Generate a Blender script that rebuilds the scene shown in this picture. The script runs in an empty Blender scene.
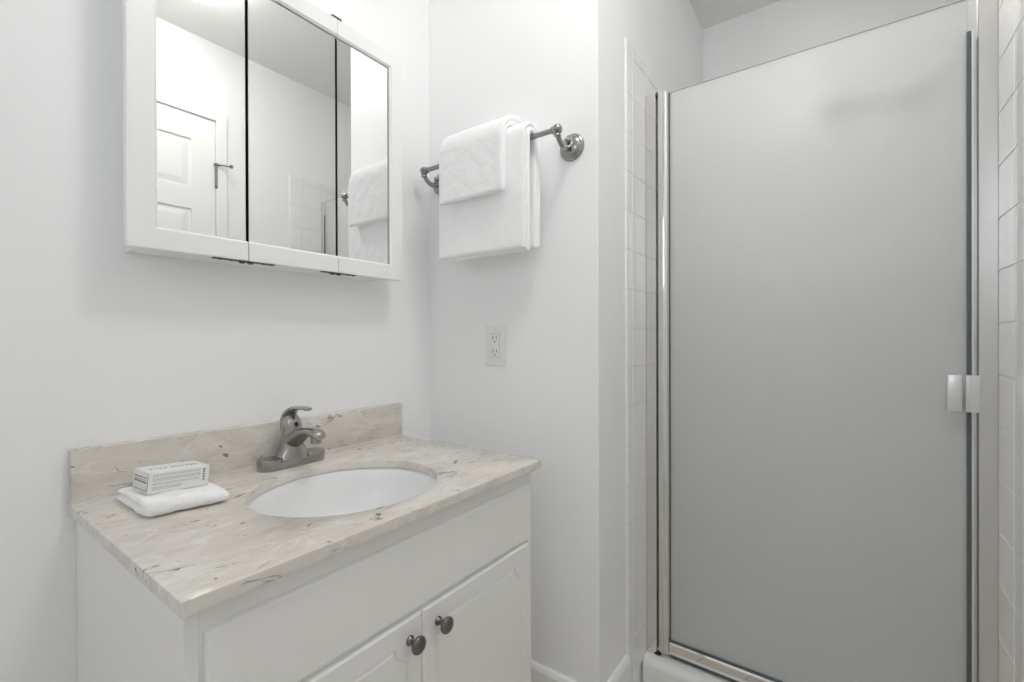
import bpy, bmesh, math, random
from mathutils import Vector, Matrix, noise

random.seed(7)
PI = math.pi
scene = bpy.context.scene

# ---------------------------------------------------------------- camera
CAM = Vector((-1.0450, -1.0916, 1.0782))
cam_data = bpy.data.cameras.new('camera')
cam_data.sensor_width = 36.0
cam_data.lens = 459.84 * 36.0 / 1024.0
cam_data.clip_start = 0.01
cam = bpy.data.objects.new('camera', cam_data)
scene.collection.objects.link(cam)
_rt = Vector((0.58943712, -0.80780874, -0.00298786))
_up = Vector((0.00385616, -0.00088495, 0.99999217))
_fw = Vector((0.80780506, 0.58944403, -0.00259342))
cam.matrix_world = Matrix(((_rt.x, _up.x, -_fw.x, CAM.x),
                           (_rt.y, _up.y, -_fw.y, CAM.y),
                           (_rt.z, _up.z, -_fw.z, CAM.z),
                           (0, 0, 0, 1)))
scene.camera = cam

# ---------------------------------------------------------------- world, exposure
world = bpy.data.worlds.new('sky')
scene.world = world
world.use_nodes = True
world.node_tree.nodes['Background'].inputs[0].default_value = (0.75, 0.86, 1.0, 1)
world.node_tree.nodes['Background'].inputs[1].default_value = 1.0
scene.view_settings.view_transform = 'Standard'
scene.view_settings.look = 'None'
scene.view_settings.exposure = 0.22
scene.view_settings.gamma = 1.0
scene.view_settings.use_curve_mapping = False
scene.cycles.max_bounces = 24
scene.cycles.diffuse_bounces = 14
scene.cycles.glossy_bounces = 8
scene.cycles.transmission_bounces = 12
LAMP_STRENGTH = 3.3        # vanity lamp globes
WINDOW_STRENGTH = 2.7      # daylight in the window panes
CEIL_FILL_STRENGTH = 19.0        # unseen round ceiling lamp, added as fill for the room

SHOWER_FILL_STRENGTH = 5.0      # unseen shower ceiling lamp, added as fill behind the glass

# ---------------------------------------------------------------- helpers
def link(o):
    scene.collection.objects.link(o)
    return o

def world_loc(o):
    v = Vector((0, 0, 0))
    while o is not None:
        v += o.location
        o = o.parent
    return v

def mark(o, label=None, cat=None, group=None, kind=None):
    if label: o['label'] = label
    if cat: o['category'] = cat
    if group: o['group'] = group
    if kind: o['kind'] = kind
    return o

def thing(name, loc, label, cat, group=None):
    o = link(bpy.data.objects.new(name, None))
    o.location = loc
    o.empty_display_size = 0.05
    return mark(o, label, cat, group)

class MB:
    """collects shapes (world coordinates) into one mesh"""
    def __init__(self):
        self.bm = bmesh.new()

    def box(self, x0, x1, y0, y1, z0, z1, bev=0.0, seg=2):
        if x1 < x0: x0, x1 = x1, x0
        if y1 < y0: y0, y1 = y1, y0
        if z1 < z0: z0, z1 = z1, z0
        bm = self.bm
        vs = [bm.verts.new((x, y, z)) for z in (z0, z1) for y in (y0, y1) for x in (x0, x1)]
        fs = [(0, 2, 3, 1), (4, 5, 7, 6), (0, 1, 5, 4), (1, 3, 7, 5), (3, 2, 6, 7), (2, 0, 4, 6)]
        faces = [bm.faces.new([vs[i] for i in f]) for f in fs]
        if bev > 0:
            edges = list({e for f in faces for e in f.edges})
            bmesh.ops.bevel(bm, geom=edges, offset=bev, segments=seg, profile=0.5, affect='EDGES', clamp_overlap=True)
        return self

    def grid_surface(self, pts, close_u=False, close_v=False):
        bm = self.bm
        vs = [[bm.verts.new(p) for p in row] for row in pts]
        n, m = len(vs), len(vs[0])
        for i in range(n if close_u else n - 1):
            for j in range(m if close_v else m - 1):
                a, b = vs[i][j], vs[(i + 1) % n][j]
                c, d = vs[(i + 1) % n][(j + 1) % m], vs[i][(j + 1) % m]
                try: bm.faces.new((a, b, c, d))
                except ValueError: pass
        return vs

    def lathe(self, prof, org, axis=(0, 0, 1), n=32, caps=True, sx=1.0, sy=1.0):
        """prof: list of (radius, height along axis)"""
        ax = Vector(axis).normalized()
        h = Vector((0, 0, 1)) if abs(ax.z) < 0.9 else Vector((1, 0, 0))
        u = h.cross(ax).normalized(); v = ax.cross(u)
        org = Vector(org)
        rows = []
        for r, t in prof:
            rows.append([org + ax * t + u * (r * sx * math.cos(2 * PI * k / n)) + v * (r * sy * math.sin(2 * PI * k / n)) for k in range(n)])
        vs = self.grid_surface(rows, close_v=True)
        if caps:
            for row in (vs[0], vs[-1]):
                try: self.bm.faces.new(row)
                except ValueError: pass
        return self

    def tube(self, path, rad, n=16, caps=True, flat=1.0, upv=(0, 0, 1)):
        """tube along a path; rad number or list; flat = ratio of the second radius"""
        P = [Vector(p) for p in path]
        R = rad if isinstance(rad, (list, tuple)) else [rad] * len(P)
        F = flat if isinstance(flat, (list, tuple)) else [flat] * len(P)
        rows = []
        for i, p in enumerate(P):
            t = (P[min(i + 1, len(P) - 1)] - P[max(i - 1, 0)]).normalized()
            up = Vector(upv)
            s = t.cross(up)
            if s.length < 1e-4: s = t.cross(Vector((1, 0, 0)))
            s.normalize()
            w = s.cross(t).normalized()
            rows.append([p + s * (R[i] * math.cos(2 * PI * k / n)) + w * (R[i] * F[i] * math.sin(2 * PI * k / n)) for k in range(n)])
        vs = self.grid_surface(rows, close_v=True)
        if caps:
            for row in (vs[0], vs[-1]):
                try: self.bm.faces.new(row)
                except ValueError: pass
        return self

    def prism(self, poly, lo, hi, axis='z', bev=0.0):
        """poly: 2D outline; extruded along axis between lo and hi"""
        def P(a, b, t):
            return {'z': (a, b, t), 'y': (a, t, b), 'x': (t, a, b)}[axis]
        bm = self.bm
        A = [bm.verts.new(P(a, b, lo)) for a, b in poly]
        B = [bm.verts.new(P(a, b, hi)) for a, b in poly]
        n = len(poly)
        fs = [bm.faces.new(A), bm.faces.new(B)]
        for i in range(n):
            fs.append(bm.faces.new((A[i], A[(i + 1) % n], B[(i + 1) % n], B[i])))
        if bev > 0:
            es = list({e for f in fs[:2] for e in f.edges})
            bmesh.ops.bevel(bm, geom=es, offset=bev, segments=2, profile=0.5, affect='EDGES', clamp_overlap=True)
        return self

    def build(self, name, mat, parent=None, label=None, smooth=None, dedupe=True, kind=None):
        bm = self.bm
        if dedupe:
            bmesh.ops.remove_doubles(bm, verts=bm.verts, dist=1e-6)
        bmesh.ops.recalc_face_normals(bm, faces=bm.faces)
        if parent is not None:
            off = world_loc(parent)
            for v in bm.verts: v.co -= off
        me = bpy.data.meshes.new(name)
        bm.to_mesh(me); bm.free()
        me.materials.append(mat)
        if smooth is not None:
            for p in me.polygons: p.use_smooth = True
            try: me.set_sharp_from_angle(angle=math.radians(smooth))
            except Exception: pass
        o = link(bpy.data.objects.new(name, me))
        if parent is not None: o.parent = parent
        if label: o['label'] = label
        if kind: o['kind'] = kind
        return o

# ---------------------------------------------------------------- materials
def newmat(name):
    m = bpy.data.materials.new(name)
    m.use_nodes = True
    return m, m.node_tree, m.node_tree.nodes['Principled BSDF']

def simple(name, col, rough=0.5, metal=0.0, spec=0.5, bump=0.0, bscale=200.0, coat=0.0, sheen=0.0):
    m, nt, b = newmat(name)
    b.inputs['Base Color'].default_value = (*col, 1)
    b.inputs['Roughness'].default_value = rough
    b.inputs['Metallic'].default_value = metal
    b.inputs['Specular IOR Level'].default_value = spec
    b.inputs['Coat Weight'].default_value = coat
    b.inputs['Sheen Weight'].default_value = sheen
    if bump > 0:
        tc = nt.nodes.new('ShaderNodeTexCoord')
        nz = nt.nodes.new('ShaderNodeTexNoise'); nz.inputs['Scale'].default_value = bscale
        nz.inputs['Detail'].default_value = 4
        bp = nt.nodes.new('ShaderNodeBump'); bp.inputs['Strength'].default_value = bump
        bp.inputs['Distance'].default_value = 0.002
        nt.links.new(tc.outputs['Object'], nz.inputs['Vector'])
        nt.links.new(nz.outputs['Fac'], bp.inputs['Height'])
        nt.links.new(bp.outputs['Normal'], b.inputs['Normal'])
    return m

M_wall = simple('white_wall_paint', (0.925, 0.93, 0.935), 0.42, bump=0.06, bscale=90)
M_ceiling = simple('flat_ceiling_paint', (0.88, 0.875, 0.86), 0.9, spec=0.2)
M_trim = simple('gloss_trim_paint', (0.92, 0.92, 0.91), 0.25)
M_cab = simple('white_cabinet_lacquer', (0.90, 0.895, 0.875), 0.38)
M_mcab = simple('white_mirror_frame', (0.90, 0.90, 0.90), 0.3)
M_dark = simple('black_gap', (0.02, 0.02, 0.02), 0.6)
M_porcelain = simple('white_porcelain', (0.86, 0.865, 0.87), 0.22, coat=0.2)
M_nickel = simple('brushed_nickel', (0.41, 0.395, 0.375), 0.21, metal=1.0)
M_nickel_dark = simple('dark_inlet', (0.05, 0.05, 0.05), 0.5, metal=0.6)
M_pewter = simple('dark_pewter', (0.20, 0.19, 0.175), 0.34, metal=1.0)
M_bar = simple('pewter_bar', (0.36, 0.355, 0.35), 0.20, metal=1.0)
M_chrome = simple('chrome', (0.80, 0.79, 0.77), 0.07, metal=1.0)
M_jamb = simple('polished_jamb', (0.80, 0.79, 0.77), 0.10, metal=1.0)
M_satin = simple('satin_jamb', (0.74, 0.73, 0.71), 0.30, metal=0.85)
M_alu = simple('satin_aluminium', (0.80, 0.80, 0.79), 0.28, metal=0.75)
M_mirror = simple('silvered_mirror', (0.90, 0.905, 0.90), 0.0, metal=1.0)
M_tile = simple('white_glazed_tile', (0.90, 0.90, 0.89), 0.10, coat=0.3)
M_grout = simple('grout', (0.74, 0.735, 0.72), 0.9)
M_acrylic = simple('white_acrylic', (0.88, 0.88, 0.87), 0.2)
M_plastic = simple('white_plastic', (0.86, 0.86, 0.86), 0.3)
M_gasket = simple('grey_vinyl_gasket', (0.10, 0.125, 0.13), 0.35)
M_edge = simple('glass_edge', (0.30, 0.35, 0.335), 0.15)
M_hinge = simple('dark_bronze_hinge', (0.10, 0.10, 0.10), 0.4, metal=0.8)
M_red = simple('red_indicator', (0.10, 0.01, 0.015), 0.3)
M_ink = simple('dark_grey_ink', (0.14, 0.14, 0.15), 0.6)
M_ink_gap = simple('pale_grey_ink_and_gap', (0.50, 0.50, 0.50), 0.6)
M_card = simple('white_card', (0.83, 0.83, 0.82), 0.45)

def terry():
    m, nt, b = newmat('white_terry_cloth')
    b.inputs['Base Color'].default_value = (0.98, 0.98, 0.985, 1)
    b.inputs['Roughness'].default_value = 0.95
    b.inputs['Specular IOR Level'].default_value = 0.1
    b.inputs['Sheen Weight'].default_value = 0.0
    tc = nt.nodes.new('ShaderNodeTexCoord')
    n1 = nt.nodes.new('ShaderNodeTexNoise'); n1.inputs['Scale'].default_value = 420; n1.inputs['Detail'].default_value = 3
    n2 = nt.nodes.new('ShaderNodeTexNoise'); n2.inputs['Scale'].default_value = 70; n2.inputs['Detail'].default_value = 4
    ad = nt.nodes.new('ShaderNodeMath'); ad.operation = 'ADD'
    bp = nt.nodes.new('ShaderNodeBump'); bp.inputs['Strength'].default_value = 0.35; bp.inputs['Distance'].default_value = 0.004
    for n in (n1, n2): nt.links.new(tc.outputs['Object'], n.inputs['Vector'])
    nt.links.new(n1.outputs['Fac'], ad.inputs[0]); nt.links.new(n2.outputs['Fac'], ad.inputs[1])
    nt.links.new(ad.outputs[0], bp.inputs['Height']); nt.links.new(bp.outputs['Normal'], b.inputs['Normal'])
    return m
M_terry = terry()

def marble():
    m, nt, b = newmat('beige_cultured_marble')
    L = nt.links
    tc = nt.nodes.new('ShaderNodeTexCoord')
    def mapping(rot, sc):
        mp = nt.nodes.new('ShaderNodeMapping')
        mp.inputs['Rotation'].default_value = rot
        mp.inputs['Scale'].default_value = sc
        L.new(tc.outputs['Object'], mp.inputs['Vector']); return mp
    def nz(mp, sc, det, dist, rough=0.55):
        n = nt.nodes.new('ShaderNodeTexNoise')
        n.inputs['Scale'].default_value = sc; n.inputs['Detail'].default_value = det
        n.inputs['Distortion'].default_value = dist; n.inputs['Roughness'].default_value = rough
        L.new(mp.outputs[0], n.inputs['Vector']); return n
    def ramp(src, stops):
        r = nt.nodes.new('ShaderNodeValToRGB')
        r.color_ramp.elements[0].position, r.color_ramp.elements[0].color = stops[0]
        r.color_ramp.elements[1].position, r.color_ramp.elements[1].color = stops[-1]
        for p, c in stops[1:-1]:
            e = r.color_ramp.elements.new(p); e.color = c
        L.new(src, r.inputs[0]); return r
    def mix(fac, a, bcol, k=1.0):
        mx = nt.nodes.new('ShaderNodeMix'); mx.data_type = 'RGBA'
        if k != 1.0:
            mm = nt.nodes.new('ShaderNodeMath'); mm.operation = 'MULTIPLY'; mm.inputs[1].default_value = k
            L.new(fac, mm.inputs[0]); fac = mm.outputs[0]
        L.new(fac, mx.inputs['Factor'])
        if isinstance(a, tuple): mx.inputs['A'].default_value = a
        else: L.new(a, mx.inputs['A'])
        mx.inputs['B'].default_value = bcol
        return mx.outputs['Result']
    W, K = (1, 1, 1, 1), (0, 0, 0, 1)
    mp1 = mapping((0.3, 0.2, 0.35), (1.0, 2.2, 2.2))
    cloud = nz(mp1, 5.0, 5, 0.6)
    base = ramp(cloud.outputs['Fac'], [(0.3, (0.63, 0.585, 0.52, 1)), (0.5, (0.72, 0.68, 0.62, 1)), (0.72, (0.80, 0.775, 0.735, 1))])
    col = base.outputs['Color']
    # pale veins
    mp2 = mapping((0.5, 0.1, 0.5), (1.0, 2.6, 2.0))
    v1 = nz(mp2, 6.0, 6, 1.2)
    r1 = ramp(v1.outputs['Fac'], [(0.478, K), (0.5, W), (0.522, K)])
    col = mix(r1.outputs['Color'], col, (0.84, 0.82, 0.79, 1), 0.6)
    # brown veins, broken up by a mask
    mp3 = mapping((0.2, 0.4, 0.55), (1.0, 2.4, 2.4))
    v2 = nz(mp3, 7.0, 3, 1.4, 0.5)
    r2 = ramp(v2.outputs['Fac'], [(0.482, K), (0.5, W), (0.518, K)])
    mk = nz(mp3, 11.0, 2, 0.6)
    rm = ramp(mk.outputs['Fac'], [(0.56, K), (0.64, W)])
    mu = nt.nodes.new('ShaderNodeMath'); mu.operation = 'MULTIPLY'
    L.new(r2.outputs['Color'], mu.inputs[0]); L.new(rm.outputs['Color'], mu.inputs[1])
    col = mix(mu.outputs[0], col, (0.22, 0.185, 0.155, 1), 0.9)
    # soft brown mottling
    mo = nz(mp3, 16.0, 4, 0.8)
    rmo = ramp(mo.outputs['Fac'], [(0.52, K), (0.72, W)])
    col = mix(rmo.outputs['Color'], col, (0.46, 0.40, 0.33, 1), 0.35)
    # small dark flecks
    mp4 = mapping((0.2, 0.4, 0.6), (1.0, 2.0, 2.0))
    fl = nz(mp4, 24.0, 2, 1.0)
    rf = ramp(fl.outputs['Fac'], [(0.69, K), (0.73, W)])
    col = mix(rf.outputs['Color'], col, (0.13, 0.105, 0.09, 1), 0.85)
    L.new(col, b.inputs['Base Color'])
    b.inputs['Roughness'].default_value = 0.22
    return m
M_marble = marble()

def wood_floor():
    m, nt, b = newmat('pale_taupe_plank_floor')
    L = nt.links
    tc = nt.nodes.new('ShaderNodeTexCoord')
    br = nt.nodes.new('ShaderNodeTexBrick')
    br.inputs['Color1'].default_value = (0.60, 0.555, 0.50, 1)
    br.inputs['Color2'].default_value = (0.67, 0.625, 0.57, 1)
    br.inputs['Mortar'].default_value = (0.30, 0.27, 0.24, 1)
    br.inputs['Scale'].default_value = 1.0
    br.inputs['Mortar Size'].default_value = 0.002
    br.inputs['Brick Width'].default_value = 0.9
    br.inputs['Row Height'].default_value = 0.14
    L.new(tc.outputs['Object'], br.inputs['Vector'])
    L.new(br.outputs['Color'], b.inputs['Base Color'])
    b.inputs['Roughness'].default_value = 0.4
    return m
M_floor = wood_floor()

def frosted():
    m, nt, b = newmat('obscure_rain_glass')
    L = nt.links
    b.inputs['Base Color'].default_value = (0.955, 0.972, 0.962, 1)
    b.inputs['Transmission Weight'].default_value = 0.64
    b.inputs['Roughness'].default_value = 0.38
    b.inputs['IOR'].default_value = 1.33
    tc = nt.nodes.new('ShaderNodeTexCoord')
    n = nt.nodes.new('ShaderNodeTexNoise'); n.inputs['Scale'].default_value = 190; n.inputs['Detail'].default_value = 2
    bp = nt.nodes.new('ShaderNodeBump'); bp.inputs['Strength'].default_value = 0.35; bp.inputs['Distance'].default_value = 0.002
    L.new(tc.outputs['Object'], n.inputs['Vector']); L.new(n.outputs['Fac'], bp.inputs['Height'])
    L.new(bp.outputs['Normal'], b.inputs['Normal'])
    return m
M_frost = frosted()

def glow(name, col, strength):
    m = bpy.data.materials.new(name); m.use_nodes = True
    nt = m.node_tree; nt.nodes.clear()
    e = nt.nodes.new('ShaderNodeEmission'); o = nt.nodes.new('ShaderNodeOutputMaterial')
    e.inputs[0].default_value = (*col, 1); e.inputs[1].default_value = strength
    nt.links.new(e.outputs[0], o.inputs[0])
    return m
M_lamp = glow('lit_lamp_glass', (1.0, 0.98, 0.955), LAMP_STRENGTH)
M_day = glow('daylit_window_glass', (0.82, 0.90, 1.0), WINDOW_STRENGTH)
M_shower_fill = glow('shower_fill_glow', (1.0, 0.975, 0.95), SHOWER_FILL_STRENGTH)
M_ceil_fill = glow('ceiling_fill_glow', (1.0, 0.975, 0.945), CEIL_FILL_STRENGTH)

# ---------------------------------------------------------------- room shell
W = 0.5938            # towel wall width = pier face depth
R = 1.3485            # opposite tile face
RW = 1.3560           # opposite wall plane
XL = -1.95            # left wall
XE = 1.030            # shower end wall
H = 2.401
def structure(name, mb, mat, parent=None, smooth=None):
    return mark(mb.build(name, mat, parent, smooth=smooth), kind='structure')

structure('floor', MB().box(XL - .1, XE + .1, -RW - .1, .1, -.1, 0), M_floor)
structure('ceiling', MB().box(XL - .1, XE + .1, -RW - .1, .1, H, H + .1), M_ceiling)
structure('wall_back', MB().box(XL - .1, 0.0, 0, .1, 0, H), M_wall)
structure('wall_right', MB().box(0, XE, -W, .1, 0, H, bev=0.003), M_wall)
structure('wall_end', MB().box(XE, XE + .1, -RW - .1, .1, 0, H), M_wall)

# opposite wall with a door opening
DX0, DX1, DZ = -0.846, -0.166, 2.053
mb = MB()
mb.box(XL - .1, DX0, -RW - .1, -RW, 0, H)
mb.box(DX1, XE, -RW - .1, -RW, 0, H)
mb.box(DX0, DX1, -RW - .1, -RW, DZ, H)
structure('wall_front', mb, M_wall)

# left wall with a window opening
WY0, WY1, WZ0, WZ1 = -1.25, -0.62, 1.45, 2.05
mb = MB()
mb.box(XL - .1, XL, -RW, WY0, 0, H)
mb.box(XL - .1, XL, WY1, 0, 0, H)
mb.box(XL - .1, XL, WY0, WY1, 0, WZ0)
mb.box(XL - .1, XL, WY0, WY1, WZ1, H)
structure('wall_left', mb, M_wall)
mb = MB()
c = 0.045
for a, b_, lo, hi in ((WY0, WY0 + c, WZ0, WZ1), (WY1 - c, WY1, WZ0, WZ1)):
    mb.box(XL - .07, XL - .03, a, b_, lo, hi, bev=.004)
for lo, hi in ((WZ0, WZ0 + c), (WZ1 - c, WZ1), ((WZ0 + WZ1) / 2 - .02, (WZ0 + WZ1) / 2 + .02)):
    mb.box(XL - .07, XL - .03, WY0 + c, WY1 - c, lo, hi, bev=.004)
win = structure('window_1', mb, M_trim)
structure('window_pane', MB().box(XL - .055, XL - .050, WY0 + c - .004, WY1 - c + .004, WZ0 + c - .004, WZ1 - c + .004), M_day, win)
mb = MB()
mb.box(XL, XL + .015, WY0 - .07, WY0, WZ0 - .07, WZ1 + .07, bev=.003)
mb.box(XL, XL + .015, WY1, WY1 + .07, WZ0 - .07, WZ1 + .07, bev=.003)
mb.box(XL, XL + .015, WY0, WY1, WZ1, WZ1 + .07, bev=.003)
mb.box(XL, XL + .035, WY0, WY1, WZ0 - .03, WZ0, bev=.003)
structure('trim_1', mb, M_trim)

# six panel door in the opposite wall (seen in the mirror)
def panel_door():
    y0, yf = -RW - .035, -RW + .004
    mb = MB()
    mb.box(DX0 + .003, DX1 - .003, y0, yf - .006, .008, DZ - .003)
    # stiles and rails standing proud, so the panels are recessed
    st, ms = .095, .095
    xm = (DX0 + DX1) / 2
    rows = [(.008, .20), (.86, 1.03), (1.645, 1.735), (1.945, DZ - .003)]
    for a, b_ in ((DX0 + .003, DX0 + st), (DX1 - st, DX1 - .003), (xm - ms / 2, xm + ms / 2)):
        mb.box(a, b_, yf - .007, yf, .008, DZ - .003)
    for lo, hi in rows:
        mb.box(DX0 + st, xm - ms / 2, yf - .007, yf, lo, hi)
        mb.box(xm + ms / 2, DX1 - st, yf - .007, yf, lo, hi)
    # raised centre of every panel with sloped borders
    for (xa, xb) in ((DX0 + st, xm - ms / 2), (xm + ms / 2, DX1 - st)):
        for i in range(3):
            za, zb = rows[i][1], rows[i + 1][0]
            s1, s2 = .010, .034
            bm = mb.bm
            o = [bm.verts.new((x, yf - .0058, z)) for x, z in ((xa + s1, za + s1), (xb - s1, za + s1), (xb - s1, zb - s1), (xa + s1, zb - s1))]
            q = [bm.verts.new((x, yf - .001, z)) for x, z in ((xa + s2, za + s2), (xb - s2, za + s2), (xb - s2, zb - s2), (xa + s2, zb - s2))]
            bm.faces.new(q)
            for k in range(4): bm.faces.new((o[k], o[(k + 1) % 4], q[(k + 1) % 4], q[k]))
    d = structure('door_1', mb, M_trim)
    for zc_ in (1.81, 1.05, .22):
        h = MB()
        h.tube([(DX1 - .001, -RW + .010, zc_ - .045), (DX1 - .001, -RW + .010, zc_ + .045)], .006, n=14)
        for s in (-1, 1):
            h.lathe([(.003, 0), (.0068, .001), (.0068, .007), (.004, .011), (.001, .012)], (DX1 - .001, -RW + .010, zc_ + s * .045), (0, 0, s), n=14)
        hg = h.build('door_hinge', M_bar, d, smooth=40)
        if zc_ > 1.5:
            s = MB()
            s.tube([(DX1, -RW + .010, zc_ + .050), (DX1 + .012, -RW + .020, zc_ + .050), (DX1 + .045, -RW + .040, zc_ + .048)], .0035, n=10)
            s.lathe([(.004, 0), (.0075, .002), (.008, .010), (.005, .013)], (DX1 + .043, -RW + .038, zc_ + .048), (.7, .5, 0), n=14)
            s.lathe([(.009, -.004), (.009, .004)], (DX1 - .001, -RW + .010, zc_ + .050), (0, 0, 1), n=14)
            s.build('door_stop', M_pewter, hg, smooth=40)
    k = MB()
    k.lathe([(.030, 0), (.030, .004), (.012, .010), (.011, .030), (.024, .036), (.028, .048), (.022, .058), (.008, .062)], (DX0 + .06, yf, .94), (0, 1, 0), n=28)
    k.build('door_knob', M_bar, d, smooth=40)
panel_door()
mb = MB()
mb.box(DX1, DX1 + .045, -RW, -RW + .012, 0, DZ + .04, bev=.003)
mb.box(DX0 - .045, DX0, -RW, -RW + .012, 0, DZ + .04, bev=.003)
mb.box(DX0, DX1, -RW, -RW + .012, DZ, DZ + .04, bev=.003)
structure('trim_2', mb, M_trim)

# baseboards (square block with an eased top)
def baseboard(name, p0, p1, nrm, h=.203, t=.014):
    mb = MB()
    p0, p1, nrm = Vector(p0), Vector(p1), Vector(nrm)
    prof = [(0, 0), (t, 0), (t, h - .012), (t - .005, h - .003), (t - .009, h), (0, h)]
    a = [mb.bm.verts.new((*(p0 + nrm * d), z)) for d, z in prof]
    b_ = [mb.bm.verts.new((*(p1 + nrm * d), z)) for d, z in prof]
    mb.bm.faces.new(a); mb.bm.faces.new(b_)
    for i in range(len(prof)):
        j = (i + 1) % len(prof)
        mb.bm.faces.new((a[i], a[j], b_[j], b_[i]))
    return structure(name, mb, M_trim)
baseboard('baseboard_right', (0, -.0005), (0, -W - .014), (-1, 0))
baseboard('baseboard_shower', (-.014, -W), (.170, -W), (0, -1))
baseboard('baseboard_back', (XL, 0), (-.85, 0), (0, -1))
baseboard('baseboard_left', (XL, 0), (XL, -RW), (1, 0))

# ---------------------------------------------------------------- tiled shower walls
PITCH = 0.1095
Z0T = 1.6577 - 14 * PITCH          # bottom grout line
ZTOP = 1.9140
def tile_field(name, org, udir, nrm, u0, u1, joints, bull0=None, zlo=Z0T):
    """grout bed plus one pillowed tile per cell; bull0 = (start, end) of a bullnose edge strip"""
    org, udir, nrm = Vector(org), Vector(udir), Vector(nrm)
    up = Vector((0, 0, 1))
    bm = bmesh.new()
    def P(u, z, n): return org + udir * u + up * z + nrm * n
    T = .0052
    def cell(ua, ub, za, zb, bull=None):
        g = .0011
        ua += g; ub -= g; za += g; zb -= g
        e = .0016
        if bull is None:
            pr = [(0, T - .0010), (.0006, T - .0003), (e, T)]
        rings = []
        for ins, n in [(0, 0.0)] + [(0, T - .0012), (.0006, T - .0004), (.0018, T)]:
            rings.append([(ua + ins, za + ins, n), (ub - ins, za + ins, n), (ub - ins, zb - ins, n), (ua + ins, zb - ins, n)])
        vs = [[bm.verts.new(P(*q)) for q in r] for r in rings]
        for a, b_ in zip(vs, vs[1:]):
            for k in range(4): bm.faces.new((a[k], a[(k + 1) % 4], b_[(k + 1) % 4], b_[k]))
        bm.faces.new(vs[-1])
    def bullnose(ua, ub, za, zb):
        g = .0011
        za += g; zb -= g; ub -= g
        rr = T
        prof = [(ua, 0)] + [(ua + .010 * (1 - math.cos(a)), T * math.sin(a)) for a in [PI / 2 * k / 6 for k in range(1, 7)]] + [(ub - .0015, T), (ub, T - .001), (ub, 0)]
        A = [bm.verts.new(P(u, za, n)) for u, n in prof]
        B = [bm.verts.new(P(u, zb, n)) for u, n in prof]
        bm.faces.new(A); bm.faces.new(B)
        for i in range(len(prof) - 1): bm.faces.new((A[i], A[i + 1], B[i + 1], B[i]))
    zs = []
    z = zlo
    while z < ZTOP - .06:
        zs.append(z); z += PITCH
    zs.append(z); 
    if ZTOP - z > .01: zs.append(ZTOP)
    for za, zb in zip(zs, zs[1:]):
        for ua, ub in zip(joints, joints[1:]):
            cell(ua, ub, za, zb)
        if bull0: bullnose(bull0[0], bull0[1], za, zb)
    mb = MB(); mb.bm.free(); mb.bm = bm
    o = structure(name, mb, M_tile, smooth=8)
    g = MB()
    q = []
    ulo = (bull0[0] + .004) if bull0 else joints[0]
    for n in (0, T - .0016):
        q.append([g.bm.verts.new(P(*c_, n)) for c_ in ((ulo, zlo), (joints[-1], zlo), (joints[-1], ZTOP - .001), (ulo, ZTOP - .001))])
    g.bm.faces.new(q[0]); g.bm.faces.new(q[1])
    for k in range(4): g.bm.faces.new((q[0][k], q[0][(k + 1) % 4], q[1][(k + 1) % 4], q[1][k]))
    structure('grout', g, M_grout, o)
    return o
def joints_from(a, b_, start):
    js = [start]
    while js[-1] + PITCH < b_ - .02: js.append(js[-1] + PITCH)
    js.append(b_)
    return js
tile_field('wall_shower_left', (0, -W, 0), (1, 0, 0), (0, -1, 0), .2135, XE, joints_from(.2135, XE, .2135), (.171, .2135))
tile_field('wall_shower_right', (0, -RW + .0023, 0), (1, 0, 0), (0, 1, 0), .2290, XE, joints_from(.2290, XE, .2290), (.165, .2290))
tile_field('wall_shower_rear', (XE, -W - .0055, 0), (0, -1, 0), (-1, 0, 0), 0, RW - W - .013, joints_from(0, RW - W - .013, 0))

# ---------------------------------------------------------------- shower base
YA, YB = -W - .0056, -R + .0005          # between the tiled faces
t = thing('shower_pan', (.30, (YA + YB) / 2, 0), 'white acrylic shower base with a rounded raised threshold under the glass door', 'shower base')
prof = [(.283, 0), (.283, .112)]
for k in range(1, 9):
    a = PI - PI / 2 * k / 8
    prof.append((.305 + .022 * math.cos(a), .112 + .022 * math.sin(a)))
prof += [(.365, .136), (.380, .132), (.395, .085), (.41, .062), (.98, .055), (1.0, .062), (1.02, .122), (1.022, .122), (1.022, 0)]
MB().prism(prof, YB, YA, 'y').build('pan', M_acrylic, t, smooth=35)
MB().lathe([(.045, 0), (.045, .002), (.036, .003), (.012, .002)], (.70, -.98, .0575), (0, 0, 1)).build('drain_cover', M_chrome, t, smooth=40, label='chrome drain cover')

# ---------------------------------------------------------------- shower door and its jambs
DXF = .331         # front face of the glass
GX = DXF + .006
ZG = 1.806         # glass top
JL = -.629         # left jamb outer edge
t = thing('shower_jamb', (.325, -.612, .136), 'chrome flat jamb on the tiled pier at the hinge side of the shower door', 'door jamb')
MB().prism([(.318, YA), (.318, JL), (.322, JL - .0015), (.352, JL - .0015), (.352, JL + .004), (.324, JL + .004), (.324, YA)], .1365, 1.812, 'z').build('channel', M_jamb, t, smooth=30)
MB().box(.3165, .3185, YA - .0016, YA, .1365, 1.812).build('caulk_shadow_gap', M_ink_gap, t)  # grey caulk lip, coloured to stand in for the narrow shadow gap at the jamb
MB().box(.319, .356, JL - .006, JL - .0005, 1.806, 1.8155, bev=.001).build('end_cap', M_hinge, t, label='black plastic end cap')
MB().box(.316, .330, JL - .012, JL + .006, .1365, .1415, bev=.001).build('foot_block', M_nickel_dark, t)
t = thing('shower_jamb', (.345, -1.335, .136), 'pale metal strike jamb on the tiled wall at the handle side of the shower door', 'door jamb')
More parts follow.
